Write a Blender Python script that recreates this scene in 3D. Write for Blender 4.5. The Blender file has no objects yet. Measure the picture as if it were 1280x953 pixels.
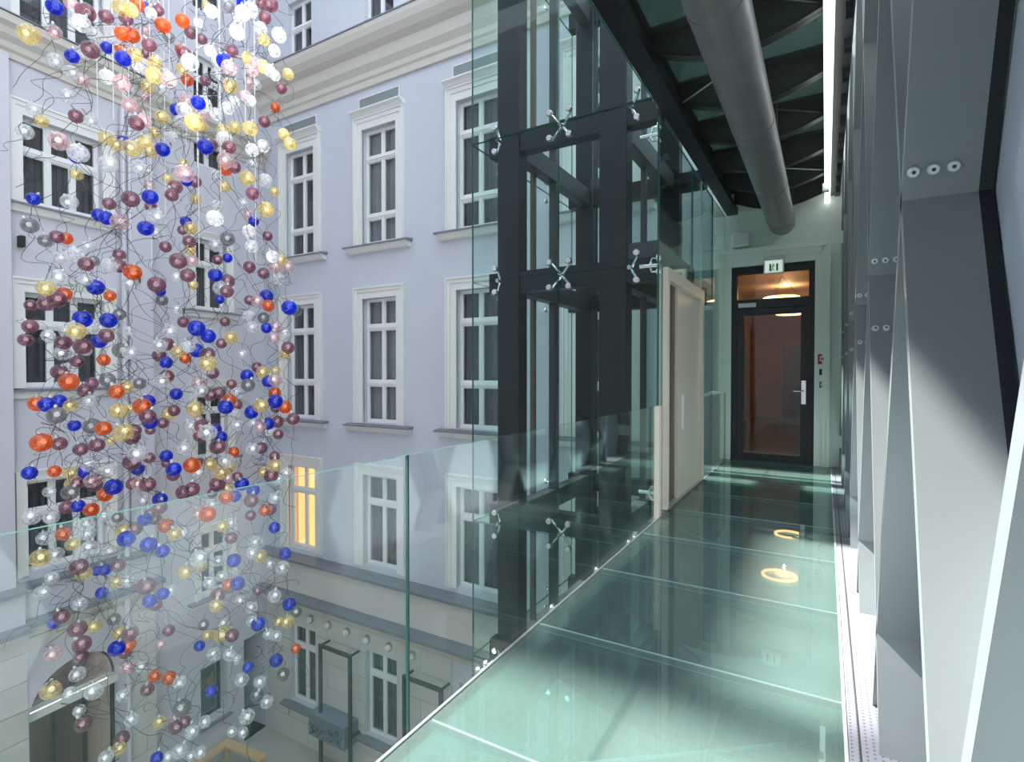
import bpy, bmesh, math, random
from mathutils import Vector, Matrix
R = math.radians
rnd = random.Random(7)
scene = bpy.context.scene
COL = scene.collection

# ------------------------------------------------------------------ camera, sky, sun, exposure
EYE, FPX, YAW, PITCH = 1.4, 674.0, R(30.2), math.atan(10.5/674)
cd = bpy.data.cameras.new('camera'); cam = bpy.data.objects.new('camera', cd); COL.objects.link(cam)
cam.location = (0, 0, EYE); cam.rotation_euler = (math.pi/2-PITCH, 0, YAW)
cd.sensor_width = 36; cd.lens = FPX/1280*36; cd.clip_start = .02; cd.clip_end = 200
scene.camera = cam
w = bpy.data.worlds.new('sky'); scene.world = w; w.use_nodes = True
w.node_tree.nodes['Background'].inputs[0].default_value = (.76, .85, 1.0, 1)
w.node_tree.nodes['Background'].inputs[1].default_value = 2.05
sd = bpy.data.lights.new('sun', 'SUN'); sd.energy = 15; sd.angle = R(1.6); sd.color = (.98, 1, .94)
sun = bpy.data.objects.new('sun', sd); COL.objects.link(sun); sun.location = (-10, 3, 20)
sun.rotation_euler = Vector((1, -.05, -1.57)).to_track_quat('-Z', 'Y').to_euler()
vs = scene.view_settings
vs.view_transform = 'Standard'; vs.look = 'None'; vs.gamma = 1; vs.use_curve_mapping = False; vs.exposure = .45
scene.cycles.transparent_max_bounces = 40
scene.cycles.max_bounces = 10

# ------------------------------------------------------------------ materials
MATS = {}
def nt(name):
    m = bpy.data.materials.new(name); m.use_nodes = True; MATS[name] = m
    return m, m.node_tree.nodes, m.node_tree.links
def mat(name, col, rough=.6, metal=0, noise=0, scale=4, bump=0, spec=.5, emit=None, es=0, coat=0):
    m, n, l = nt(name); p = n['Principled BSDF']
    c = (*col, 1)
    p.inputs['Base Color'].default_value = c; p.inputs['Roughness'].default_value = rough
    p.inputs['Metallic'].default_value = metal; p.inputs['Specular IOR Level'].default_value = spec
    p.inputs['Coat Weight'].default_value = coat
    if emit: p.inputs['Emission Color'].default_value = (*emit, 1); p.inputs['Emission Strength'].default_value = es
    if noise or bump:
        tc = n.new('ShaderNodeTexCoord'); t = n.new('ShaderNodeTexNoise')
        t.inputs['Scale'].default_value = scale; t.inputs['Detail'].default_value = 6
        l.new(tc.outputs['Object'], t.inputs['Vector'])
        if noise:
            mx = n.new('ShaderNodeMix'); mx.data_type = 'RGBA'
            mx.inputs[6].default_value = tuple(x*(1-noise) for x in col)+(1,)
            mx.inputs[7].default_value = tuple(min(1, x*(1+noise)) for x in col)+(1,)
            l.new(t.outputs['Fac'], mx.inputs[0]); l.new(mx.outputs[2], p.inputs['Base Color'])
        if bump:
            b = n.new('ShaderNodeBump'); b.inputs['Strength'].default_value = bump; b.inputs['Distance'].default_value = .02
            l.new(t.outputs['Fac'], b.inputs['Height']); l.new(b.outputs[0], p.inputs['Normal'])
    return m
def glass(name, tint, ior=1.5, body=None, bodyfac=0, rough=0.0, bodynoise=0):
    """thin pane: tinted see-through, mirror by Fresnel, optional milky body"""
    m, n, l = nt(name); n.remove(n['Principled BSDF']); out = n['Material Output']
    tr = n.new('ShaderNodeBsdfTransparent'); tr.inputs[0].default_value = (*tint, 1)
    gl = n.new('ShaderNodeBsdfGlossy'); gl.inputs['Roughness'].default_value = rough; gl.inputs[0].default_value = (.95, 1, .98, 1)
    # Schlick reflectance from the facing angle, the same on both faces of the pane
    lw_ = n.new('ShaderNodeLayerWeight'); lw_.inputs[0].default_value = .5
    pw = n.new('ShaderNodeMath'); pw.operation = 'POWER'; pw.inputs[1].default_value = 4.5; l.new(lw_.outputs['Facing'], pw.inputs[0])
    f0 = ((ior-1)/(ior+1))**2
    ma = n.new('ShaderNodeMath'); ma.operation = 'MULTIPLY_ADD'; ma.inputs[1].default_value = (1-f0)*.8; ma.inputs[2].default_value = f0; l.new(pw.outputs[0], ma.inputs[0])
    mx = n.new('ShaderNodeMixShader'); l.new(ma.outputs[0], mx.inputs[0])
    src = tr.outputs[0]
    if body:
        df = n.new('ShaderNodeBsdfDiffuse'); df.inputs[0].default_value = (*body, 1)
        if bodynoise:
            d1, tl, ml = df, n.new('ShaderNodeBsdfTranslucent'), n.new('ShaderNodeMixShader'); tl.inputs[0].default_value = (*body, 1); ml.inputs[0].default_value = .5
            l.new(d1.outputs[0], ml.inputs[1]); l.new(tl.outputs[0], ml.inputs[2]); df = ml
        m2 = n.new('ShaderNodeMixShader'); m2.inputs[0].default_value = bodyfac
        if bodynoise:
            tc = n.new('ShaderNodeTexCoord'); t = n.new('ShaderNodeTexNoise'); t.inputs['Scale'].default_value = bodynoise
            t.inputs['Distortion'].default_value = 1.5; t.inputs['Detail'].default_value = 3
            mr = n.new('ShaderNodeMapRange'); mr.inputs[1].default_value = .35; mr.inputs[2].default_value = .65
            mr.inputs[3].default_value = bodyfac*.35; mr.inputs[4].default_value = min(1, bodyfac*1.6)
            l.new(tc.outputs['Object'], t.inputs[0]); l.new(t.outputs[0], mr.inputs[0]); l.new(mr.outputs[0], m2.inputs[0])
        l.new(tr.outputs[0], m2.inputs[1]); l.new(df.outputs[0], m2.inputs[2]); src = m2.outputs[0]
    l.new(src, mx.inputs[1]); l.new(gl.outputs[0], mx.inputs[2]); l.new(mx.outputs[0], out.inputs[0])
    return m
mat('plaster', (.585, .605, .665), .85, noise=.035, scale=1.3, bump=.05)
mat('plaster_warm', (.66, .63, .58), .85, noise=.06, scale=1.5, bump=.05)
mat('plaster_left', (.615, .60, .65), .85, noise=.035, scale=1.2, bump=.05)
mat('lit_plaster_door', (.80, .87, .79), .8, noise=.03, scale=2)  # facade plaster at the bridge end, whitened to carry the light falling there
mat('trim_white', (.78, .77, .73), .6, noise=.02, scale=5)
mat('cornice', (.60, .56, .50), .7, noise=.05, scale=3)
mat('frame_white', (.82, .82, .80), .4)
mat('slate', (.20, .21, .24), .5, noise=.15, scale=6)
mat('stone', (.62, .60, .56), .8, noise=.05, scale=2.2, bump=.08)
mat('ground', (.45, .44, .40), .5, noise=.1, scale=1.5)
mat('curtain', (.15, .135, .14), .9, noise=.2, scale=3)
mat('curtain_grey', (.42, .41, .42), .9, noise=.1, scale=3)
mat('lit_blind', (.9, .6, .3), .8, emit=(1, .50, .20), es=1.25)
mat('black_steel', (.016, .017, .019), .4, noise=.25, scale=2, spec=.3)
mat('dark_steel', (.045, .048, .048), .45, noise=.2, scale=3)
mat('roof_steel', (.05, .055, .052), .5, noise=.25, scale=3)
mat('steel_plate', (.21, .225, .225), .34, metal=.15, noise=.05, scale=1.2)
mat('lit_plate_edge', (.33, .36, .38), .35, metal=.2)  # edge faces paler than the plates: sky light put into the colour
mat('chrome', (.85, .86, .86), .12, metal=1)
mat('galvanised', (.27, .26, .26), .36, metal=.55, noise=.22, scale=3.5)
mat('beige_steel', (.86, .74, .62), .4, metal=.1)
mat('brown_steel', (.12, .08, .06), .3)
mat('door_black', (.03, .032, .036), .4)
mat('alu', (.66, .68, .66), .4, metal=.5)
mat('edge_alu', (.34, .36, .38), .35, metal=.5)
mat('casing_mint', (.86, .90, .82), .6)
mat('strip_glow', (.9, .92, .9), .5, emit=(.95, 1, .96), es=1.8)  # glow added to the ceiling channel to brighten the end wall
mat('bubble_glow', (.9, .9, .9), .3, emit=(1, .97, .93), es=.45)  # faint glow added for a sparkle inside each ball
mat('red', (.45, .03, .03), .4)
mat('white_plastic', (.82, .84, .80), .45)
mat('grey_plastic', (.22, .26, .25), .45)
mat('black_plastic', (.02, .025, .02), .5)
mat('green_print', (.03, .22, .07), .6)
mat('sign_face', (.85, .92, .82), .5, emit=(.85, 1, .85), es=.35)
mat('room_wall', (.34, .19, .09), .7, noise=.06)
mat('room_floor', (.10, .07, .05), .25)
mat('room_ceiling', (.55, .38, .26), .7)
mat('wood', (.72, .46, .25), .5, noise=.12, scale=6)
mat('warm_lamp', (1, .7, .4), .5, emit=(1, .55, .22), es=5)
mat('ring_glow', (1, .75, .55), .5, emit=(1, .60, .38), es=1.1)
mat('white_cord', (.85, .85, .85), .6)
mat('wire', (.03, .03, .035), .5)
mat('glass_edge', (.025, .12, .10), .15, coat=.5)
mat('glass_edge_light', (.55, .78, .72), .15, coat=.5)
mat('planter', (.20, .22, .28), .4)
mat('leaf', (.12, .17, .10), .7, noise=.3, scale=14)
mat('reflection_panel', (.74, .82, .92), .06, spec=.8, coat=.8)  # glazing with its pale reflection of sky and plates painted as colour
glass('clear_glass', (.955, .985, .975), 1.36)
glass('lift_glass', (.925, .985, .97), 1.26)
glass('window_glass', (.84, .86, .87), 1.5)
glass('floor_glass', (.44, .66, .65), 1.6, body=(.54, .70, .64), bodyfac=.135, rough=.012)
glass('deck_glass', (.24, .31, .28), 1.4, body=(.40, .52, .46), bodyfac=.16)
BEAD = {'b': ('cobalt blue', (.08, .16, .85), (.01, .05, .75), .5), 'o': ('burnt orange', (.98, .42, .2), (.95, .22, .05), .42),
        'y': ('golden amber', (.99, .90, .62), (.98, .80, .42), .32), 'c': ('clear', (.93, .94, .95), (.92, .93, .94), .34),
        'w': ('milky white', (.95, .95, .95), (.95, .95, .95), .6), 'p': ('dark amethyst', (.60, .40, .46), (.42, .19, .25), .34),
        'k': ('pale pink', (.96, .82, .84), (.92, .70, .71), .3), 'g': ('smoke grey', (.62, .62, .62), (.34, .34, .34), .28)}
for k, (nm, t, b, f) in BEAD.items(): glass('bead_'+k, t, 1.62, body=b, bodyfac=f, rough=.03, bodynoise=18)
# perforated strip: dark punched dots in pale metal
m, n, l = nt('perforated'); p = n['Principled BSDF']; p.inputs['Roughness'].default_value = .4; p.inputs['Metallic'].default_value = .3
tc = n.new('ShaderNodeTexCoord'); v = n.new('ShaderNodeTexVoronoi'); v.inputs['Scale'].default_value = 42; v.inputs['Randomness'].default_value = 0
cr = n.new('ShaderNodeValToRGB'); cr.color_ramp.elements[0].color = (.12, .12, .15, 1); cr.color_ramp.elements[1].color = (.30, .29, .34, 1)
cr.color_ramp.elements[0].position = .16; cr.color_ramp.elements[1].position = .22
l.new(tc.outputs['Object'], v.inputs['Vector']); l.new(v.outputs['Distance'], cr.inputs[0]); l.new(cr.outputs[0], p.inputs['Base Color'])

# ------------------------------------------------------------------ helpers
class MB:
    def __init__(s): s.v = []; s.f = []; s.mi = []
    def face(s, idx, mi=0): s.f.append(idx); s.mi.append(mi)
    def quad(s, a, b, c, d, mi=0):
        i = len(s.v); s.v += [a, b, c, d]; s.face((i, i+1, i+2, i+3), mi)
    def box(s, x0, x1, y0, y1, z0, z1, mi=0, edge=None, M=None):
        i = len(s.v)
        vv = [Vector(q) for q in ((x0,y0,z0),(x1,y0,z0),(x1,y1,z0),(x0,y1,z0),(x0,y0,z1),(x1,y0,z1),(x1,y1,z1),(x0,y1,z1))]
        if M: vv = [M @ q for q in vv]
        s.v += [tuple(q) for q in vv]
        fs = [(0,3,2,1),(4,5,6,7),(0,1,5,4),(2,3,7,6),(1,2,6,5),(3,0,4,7)]
        d = (abs(x1-x0), abs(y1-y0), abs(z1-z0)); t = d.index(min(d))
        ax = (2, 2, 1, 1, 0, 0)
        for k, f in enumerate(fs):
            s.face(tuple(i+q for q in f), (edge if edge is not None and ax[k] != t else mi))
        return s
    def prism(s, pts, a0, a1, axis='x', mi=0):
        """closed outline of (p,q) pairs swept along an axis"""
        def P(p, q, a): return {'x': (a, p, q), 'y': (p, a, q), 'z': (p, q, a)}[axis]
        i = len(s.v); n_ = len(pts)
        s.v += [P(p, q, a0) for p, q in pts]+[P(p, q, a1) for p, q in pts]
        s.face(tuple(range(i, i+n_)), mi); s.face(tuple(range(i+2*n_-1, i+n_-1, -1)), mi)
        for k in range(n_): s.face((i+k, i+(k+1) % n_, i+n_+(k+1) % n_, i+n_+k), mi)
        return s
    def tube(s, pts, r, seg=8, cap=True, mi=0):
        pts = [Vector(p) for p in pts]; rings = []
        rr = r if isinstance(r, (list, tuple)) else [r]*len(pts)
        prev = None
        for k, p in enumerate(pts):
            d = (pts[min(k+1, len(pts)-1)]-pts[max(k-1, 0)]).normalized()
            a = prev if prev else (Vector((0,0,1)) if abs(d.z) < .9 else Vector((1,0,0)))
            x = (a-d*a.dot(d)).normalized(); prev = x; y = d.cross(x)
            i = len(s.v); s.v += [tuple(p+(x*math.cos(t)+y*math.sin(t))*rr[k]) for t in [2*math.pi*j/seg for j in range(seg)]]
            rings.append(i)
        for a, b in zip(rings, rings[1:]):
            for j in range(seg): s.face((a+j, a+(j+1) % seg, b+(j+1) % seg, b+j), mi)
        if cap: s.face(tuple(rings[0]+j for j in range(seg-1, -1, -1)), mi); s.face(tuple(rings[-1]+j for j in range(seg)), mi)
        return s
    def disc(s, c, nrm, r, t, seg=14, mi=0):
        c = Vector(c); nrm = Vector(nrm).normalized()
        return s.tube([c, c+nrm*t*.7, c+nrm*t], [r, r, r*.8], seg, True, mi)
    def sphere(s, c, r, seg=16, ring=10, sz=1):
        i = len(s.v); c = Vector(c)
        s.v.append(tuple(c+Vector((0,0,r*sz))))
        for a in range(1, ring):
            for b in range(seg):
                th, ph = math.pi*a/ring, 2*math.pi*b/seg
                s.v.append(tuple(c+Vector((r*math.sin(th)*math.cos(ph), r*math.sin(th)*math.sin(ph), r*sz*math.cos(th)))))
        s.v.append(tuple(c-Vector((0,0,r*sz)))); last = len(s.v)-1
        for b in range(seg):
            s.face((i, i+1+b, i+1+(b+1) % seg)); s.face((last, last-seg+(b+1) % seg, last-seg+b))
        for a in range(ring-2):
            for b in range(seg):
                p, q = i+1+a*seg, i+1+(a+1)*seg
                s.face((p+b, q+b, q+(b+1) % seg, p+(b+1) % seg))
        return s
    def torus(s, c, Rr, r, seg=28, sub=8, flat=1):
        i = len(s.v); c = Vector(c)
        for a in range(seg):
            for b in range(sub):
                A, B = 2*math.pi*a/seg, 2*math.pi*b/sub
                s.v.append(tuple(c+Vector(((Rr+r*math.cos(B))*math.cos(A), (Rr+r*math.cos(B))*math.sin(A), r*flat*math.sin(B)))))
        for a in range(seg):
            for b in range(sub):
                s.face((i+a*sub+b, i+((a+1) % seg)*sub+b, i+((a+1) % seg)*sub+(b+1) % sub, i+a*sub+(b+1) % sub))
        return s
    def mesh(s, name, mats, smooth=False, recalc=True):
        me = bpy.data.meshes.new(name); me.from_pydata(s.v, [], s.f)
        for mm in (mats if isinstance(mats, (list, tuple)) else [mats]): me.materials.append(MATS[mm])
        me.polygons.foreach_set('material_index', s.mi)
        if recalc:
            b = bmesh.new(); b.from_mesh(me); bmesh.ops.recalc_face_normals(b, faces=b.faces); b.to_mesh(me); b.free()
        if smooth:
            me.polygons.foreach_set('use_smooth', [True]*len(me.polygons))
            me.set_sharp_from_angle(angle=R(40))
        me.update(); return me
    def build(s, name, mats, parent=None, smooth=False, bevel=0, loc=None):
        return inst(name, s.mesh(name, mats, smooth), parent, bevel, loc)
def inst(name, me, parent=None, bevel=0, loc=None, rot=None):
    o = bpy.data.objects.new(name, me); COL.objects.link(o); o.parent = parent
    if loc is not None: o.location = loc
    if rot is not None: o.rotation_euler = rot
    if bevel:
        b = o.modifiers.new('bevel', 'BEVEL'); b.width = bevel; b.segments = 2; b.limit_method = 'ANGLE'
    return o
def tag(o, label=None, cat=None, group=None, kind=None):
    if label: o['label'] = label
    if cat: o['category'] = cat
    if group: o['group'] = group
    if kind: o['kind'] = kind
    return o
def empty(name, loc=(0,0,0), rz=0):
    o = bpy.data.objects.new(name, None); COL.objects.link(o); o.location = loc; o.rotation_euler = (0,0,rz); o.empty_display_size = .2
    return o
def box(name, m_, parent, *d, bevel=0, loc=None): return MB().box(*d).build(name, m_, parent, bevel=bevel, loc=loc)

def wall_mesh(u0, u1, z0, z1, holes, depth=.46, y=0):
    """wall face at local y with rectangular holes (a,b,c,d) and their reveals"""
    mb = MB()
    us = sorted({u0, u1, *[max(u0, min(u1, q)) for h in holes for q in h[:2]]}); zs = sorted({z0, z1, *[q for h in holes for q in h[2:4]]})
    for a, b in zip(us, us[1:]):
        for c, d in zip(zs, zs[1:]):
            mu, mz = (a+b)/2, (c+d)/2
            if not any(h[0] < mu < h[1] and h[2] < mz < h[3] for h in holes): mb.quad((a,y,c),(b,y,c),(b,y,d),(a,y,d))
    for h in holes:
        a, b, c, d = h[:4]; e = y+(h[4] if len(h) > 4 else depth)
        mb.quad((a,y,c),(a,e,c),(a,e,d),(a,y,d)); mb.quad((b,y,c),(b,y,d),(b,e,d),(b,e,c))
        mb.quad((a,y,d),(a,e,d),(b,e,d),(b,y,d)); mb.quad((a,y,c),(b,y,c),(b,e,c),(a,e,c))
    return mb
def profile(name, m_, parent, u0, u1, pts, smooth=False, label=None):
    """moulding: outline of (y,z) pairs swept along the wall"""
    return MB().prism(pts, u0, u1, 'x').build(name, m_, parent)

# ------------------------------------------------------------------ setting: facades
YF, ZG, ZT = 9.3, -8.3, 13.5
COLS = [-11.70, -8.965, -6.23, -3.495]
fac = empty('wall_far', (0, YF, 0)); tag(fac, 'lavender grey plastered palace facade with white window surrounds', 'wall', kind='structure')
LA = R(95.5)
lw = empty('wall_left', (-13.2, YF, 0), LA); tag(lw, 'pale grey plastered courtyard wing with arched gateway', 'wall', kind='structure')
WN = [0]
def shell_curtain(wd, h, m_='curtain', fold=.11, amp=.018):
    mb = MB(); n_ = max(8, int(wd/fold*4)); i0 = 0
    for k in range(n_+1):
        x = -wd/2+wd*k/n_; y = amp*math.sin(2*math.pi*x/fold)+amp*.6*math.sin(2*math.pi*x/(fold*2.7))
        mb.v += [(x, y, 0), (x, y, h)]
    for k in range(n_): mb.face((2*k, 2*k+2, 2*k+3, 2*k+1))
    return mb
CACHE = {}
def window(parent, u, y, z0, wd, rows, ncol, label, casing=None, sill=None, hood=0, curtain='curtain', rec=.12, grp=None, top_gap=0):
    """rows: heights of the pane rows from the bottom. casing=(side,top) widths. parent = wall empty"""
    WN[0] += 1
    t = empty('window_%d' % WN[0]); t.matrix_world = Matrix.Translation(parent.location) @ Matrix.Rotation(parent.rotation_euler.z, 4, 'Z') @ Matrix.Translation((u, y, z0))
    tag(t, label, 'window', grp, 'structure')
    H = sum(rows); key = (wd, tuple(rows), ncol, casing, sill, hood, curtain, rec)
    if key not in CACHE:
        L = []
        fw, bar = .045, .026
        fr = MB(); y0, y1 = rec, rec+.07
        fr.box(-wd/2, -wd/2+fw, y0, y1, 0, H).box(wd/2-fw, wd/2, y0, y1, 0, H).box(-wd/2+fw, wd/2-fw, y0, y1, 0, fw*1.2).box(-wd/2+fw, wd/2-fw, y0, y1, H-fw, H)
        zz = 0; panes = []; cw = (wd-2*fw)/ncol
        for k, rh in enumerate(rows):
            if k: fr.box(-wd/2+fw, wd/2-fw, y0-.015, y1, zz-.06, zz+.06).box(-wd/2+fw, wd/2-fw, y0-.035, y0, zz-.02, zz+.03)
            lo = zz+(.06 if k else fw*1.2); hi = zz+rh-(.06 if k < len(rows)-1 else fw)
            for c in range(ncol):
                a = -wd/2+fw+c*cw; b = a+cw
                if c: fr.box(a-.032, a+.032, y0-.01, y1, lo, hi)
                pa, pb = a+(.032 if c else 0), b-(.032 if c < ncol-1 else 0)
                for q in ((pa, pa+bar), (pb-bar, pb)): fr.box(q[0], q[1], y0+.008, y1-.01, lo, hi)
                for q in ((lo, lo+bar), (hi-bar, hi)): fr.box(pa+bar, pb-bar, y0+.008, y1-.01, q[0], q[1])
                panes.append(MB().box(pa+bar-.004, pb-bar+.004, y0+.03, y0+.036, lo+bar-.004, hi-bar+.004).mesh('pane', 'window_glass'))
            zz += rh
        L.append(('frame', fr.mesh('frame', 'frame_white')))
        L += [('pane', p_) for p_ in panes]
        cu = shell_curtain(wd, H, curtain); cu.v = [(a, b+rec+.16, c) for a, b, c in cu.v]
        L.append(('blind' if curtain == 'lit_blind' else 'curtain', cu.mesh('curtain', curtain, True)))
        if casing:
            cs, ct = casing; mb = MB()
            for s_ in (-1, 1):
                e = s_*wd/2
                def bx(a, b, yy, zt): mb.box(min(e+s_*a, e+s_*b), max(e+s_*a, e+s_*b), yy, .02, -.02, H+zt)
                bx(0, cs*.55, -.045, ct*.55); bx(cs*.55, cs*.85, -.065, ct*.85); bx(cs*.85, cs, -.09, ct)
            mb.box(-wd/2, wd/2, -.045, .02, H, H+ct*.55)
            mb.box(-wd/2-cs*.55, wd/2+cs*.55, -.065, .02, H+ct*.55, H+ct*.85)
            mb.box(-wd/2-cs*.85, wd/2+cs*.85, -.09, .02, H+ct*.85, H+ct)
            L.append(('casing', mb.mesh('casing', 'trim_white')))
        if hood:
            c_ = wd/2+casing[0]
            L.append(('hood', MB().prism([(.0, H+casing[1]), (-.10, H+casing[1]), (-.13, H+casing[1]+.04), (-.20, H+casing[1]+.09), (-.20, H+casing[1]+.12), (0, H+casing[1]+.14)], -c_-.02, c_+.02, 'x').mesh('hood', 'trim_white')))
            L.append(('vent_panel', MB().box(-.6, .6, -.02, .02, H+casing[1]+.20, H+casing[1]+.44).mesh('vent_panel', 'grey_plastic')))
            L.append(('vent_frame', MB().box(-.63, .63, -.012, .02, H+casing[1]+.17, H+casing[1]+.47).mesh('vent_frame', 'trim_white')))
        if sill:
            e, pr = sill
            L.append(('sill', MB().prism([(.22, .0), (-pr, -.05), (-pr, -.085), (0, -.085), (.22, -.08)], -wd/2-e, wd/2+e, 'x').mesh('sill', 'slate')))
            L.append(('sill_moulding', MB().prism([(.02, -.085), (-pr+.04, -.085), (-pr+.06, -.13), (-pr*.45, -.20), (.02, -.22)], -wd/2-e+.05, wd/2+e-.05, 'x').mesh('sill_moulding', 'trim_white')))
        CACHE[key] = L
    for nm, me in CACHE[key]: inst(nm, me, t)
    return t
place = ['nearest the left wing', 'second from the left wing', 'third from the left wing', 'right behind the lift shaft']
holes = []
for i, c in enumerate(COLS):
    holes += [(c-.53, c+.53, .22, 3.14), (c-.53, c+.53, 4.42, 7.1), (c-.53, c+.53, -3.18, -1.02), (c-.45, c+.45, 9.32, 10.95), (c-.48, c+.48, -7.25, -5.22)]
    window(fac, c, 0, .22, 1.06, (.93, 1.32, .67), 2, 'tall white casement window at bridge level of far facade, '+place[i], (.26, .27), (.47, .22), curtain='curtain_grey' if i == 1 else 'curtain')
    window(fac, c, 0, 4.42, 1.06, (.66, 1.36, .66), 2, 'tall hooded white casement window below the cornice of far facade, '+place[i], (.24, .30), (.47, .22), hood=1, curtain='curtain_grey' if i == 1 else 'curtain')
    window(fac, c, 0, -3.18, 1.06, (1.5, .66), 2, ('warmly lit' if i == 0 else 'unlit')+' white casement window standing on the slate ledge of far facade, '+place[i], (.25, .27), None, curtain='lit_blind' if i == 0 else 'curtain')
    window(fac, c, 0, 9.32, .9, (1.0, .63), 2, 'small attic window above the cornice of far facade, '+place[i])
    window(fac, c, 0, -7.25, .96, (1.45, .58), 2, 'ground floor white window of far facade, '+place[i], None, (.2, .22))
DX0, DX1, DZ = -1.32, -.15, 3.08
holes.append((DX0, DX1, 0, DZ, .3))
fw_ = wall_mesh(-13.3, .45, ZG, ZT, holes); fw_.build('plaster_face', 'plaster', fac)
profile('cornice', 'cornice', fac, -13.2, -1.6, [(.02, 8.05), (-.06, 8.05), (-.06, 8.20), (-.10, 8.24), (-.10, 8.36), (-.20, 8.48), (-.22, 8.62), (-.22, 8.72), (-.36, 8.80), (-.46, 8.92), (-.50, 9.05), (-.50, 9.16), (.02, 9.20)])
profile('cornice_flashing', 'slate', fac, -13.2, -1.6, [(.02, 9.20), (-.52, 9.16), (-.52, 9.19), (.02, 9.24)])
profile('string_course', 'slate', fac, -13.2, -1.6, [(.02, -3.30), (-.28, -3.40), (-.28, -3.46), (.02, -3.46)])
profile('plinth_band', 'plaster_warm', fac, -13.2, -1.6, [(.02, -3.46), (-.16, -3.46), (-.16, -4.28), (.02, -4.28)])
profile('ledge', 'slate', fac, -13.2, -1.6, [(.02, -4.22), (-.44, -4.32), (-.44, -4.40), (.02, -4.40)])
profile('fascia', 'cornice', fac, -13.2, -1.6, [(.02, -4.40), (-.38, -4.40), (-.34, -4.50), (-.22, -4.56), (-.14, -4.70), (.02, -4.72)])
def courses(parent, y, u0, u1, zb, zt, hs, step, hole_list, m_='stone'):
    z = zb; k = 0
    while z < zt-.05:
        h = min(hs, zt-z); u = u0-(step/2 if k % 2 else 0)
        while u < u1:
            a, b = max(u, u0), min(u+step, u1); u += step
            segs = [(a, b)]
            for hh in hole_list:
                if hh[2] < z+h-.01 and hh[3] > z+.01:
                    ns = []
                    for (p_, q_) in segs:
                        if hh[1] <= p_ or hh[0] >= q_: ns.append((p_, q_)); continue
                        if hh[0]-p_ > .04: ns.append((p_, hh[0]))
                        if q_-hh[1] > .04: ns.append((hh[1], q_))
                    segs = ns
            for p_, q_ in segs:
                if q_-p_ > .06: MB().box(p_+.006, q_-.006, y-.03, y+.01, z+.006, z+h-.006).build('stone_block', m_, parent)
        z += h; k += 1
gh = [(c-.5, c+.5, -7.25, -5.2) for c in COLS]
courses(fac, 0, -13.0, -6.9, ZG, -4.72, .60, 1.5, gh)

# left wing, local u from the corner (negative towards the viewer)
Y1 = -.3; ARC_U, ARC_R, ARC_Z = -4.6, .81, -4.9
l1h = [(-5.4, -4.12, 4.45, 5.98), (-5.4, -4.12, 1.14, 2.84), (-5.4, -4.12, -2.22, -.56), (-5.42, -4.08, 7.62, 9.6), (ARC_U-ARC_R, ARC_U+ARC_R, ZG, ARC_Z+ARC_R, .55)]
wm = wall_mesh(-13, -3.17, ZG, ZT, l1h, y=Y1)
wm.quad((-3.17, Y1, ZG), (-3.17, 0, ZG), (-3.17, 0, ZT), (-3.17, Y1, ZT))
# spandrels closing the arch
for s_ in (-1, 1):
    pts = [(ARC_U+s_*ARC_R*math.cos(t), ARC_Z+ARC_R*math.sin(t)) for t in [math.pi/2*k/12 for k in range(13)]]
    for (a, b), (c, d) in zip(pts, pts[1:]):
        wm.quad((a, Y1, b), (c, Y1, d), (c, Y1, ARC_Z+ARC_R), (a, Y1, ARC_Z+ARC_R))
        wm.quad((a, Y1, b), (a, Y1+.55, b), (c, Y1+.55, d), (c, Y1, d))
wm.build('plaster_face', 'plaster_left', lw)
GU = -1.56
l2h = [(-1.97, -1.15, 10.1, 11.6), (-1.97, -1.15, 7.62, 9.0), (-1.97, -1.15, 6.4, 7.0), (-1.97, -1.15, 2.94, 4.62), (-1.97, -1.15, -.68, 1.06), (-1.9, -1.12, -4.06, -2.5), (-1.92, -1.2, -7.2, -5.8, .5), (-.72, -.02, ZG, -5.62, 1.4)]
MB_l2 = wall_mesh(-3.17, 0, ZG, ZT, l2h); MB_l2.build('plaster_face', 'plaster_left', lw)
window(lw, -4.76, Y1, 4.45, 1.28, (.95, .58), 3, 'wide three light window under the cornice of left wing', (.2, .26), (.30, .16))
window(lw, -4.76, Y1, 1.14, 1.28, (1.14, .56), 3, 'wide three light window on middle floor of left wing', (.2, .26), (.30, .16))
window(lw, -4.76, Y1, -2.22, 1.28, (1.06, .60), 3, 'wide three light window on lower floor of left wing', (.18, .2), None)
window(lw, -4.75, Y1, 7.62, 1.34, (1.3, .68), 3, 'wide attic window above the cornice of left wing', (.14, .16))
for z0, rows, nm in ((10.1, (.9, .6), 'top attic'), (7.62, (.9, .48), 'attic'), (6.4, (.6,), 'low window just below the cornice'), (2.94, (1.1, .58), 'upper stair'), (-.68, (1.15, .59), 'middle stair')):
    window(lw, -1.56, 0, z0, .82, rows, 2, 'narrow two light stair window in recessed left wall, '+nm, (.16, .18) if z0 < 6 else None, (.33, .16) if z0 < 6 else None)
window(lw, -1.51, 0, -4.06, .78, (1.05, .51), 2, 'narrow two light stair window in recessed left wall, lowest with brown curtain', (.16, .18), (.33, .18))
cp = [(.02, 6.88), (-.05, 6.88), (-.05, 6.98), (-.10, 7.02), (-.12, 7.12), (-.22, 7.2), (-.26, 7.3), (-.36, 7.36), (-.38, 7.48), (.02, 7.52)]
profile('cornice', 'cornice', lw, -13, -3.05, [(y+Y1, z) for y, z in cp])
profile('cornice', 'cornice', lw, -3.17, 0, cp)
profile('cornice_flashing', 'slate', lw, -13, -3.05, [(Y1+.02, 7.52), (Y1-.40, 7.49), (Y1-.40, 7.51), (Y1+.02, 7.56)])
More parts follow.
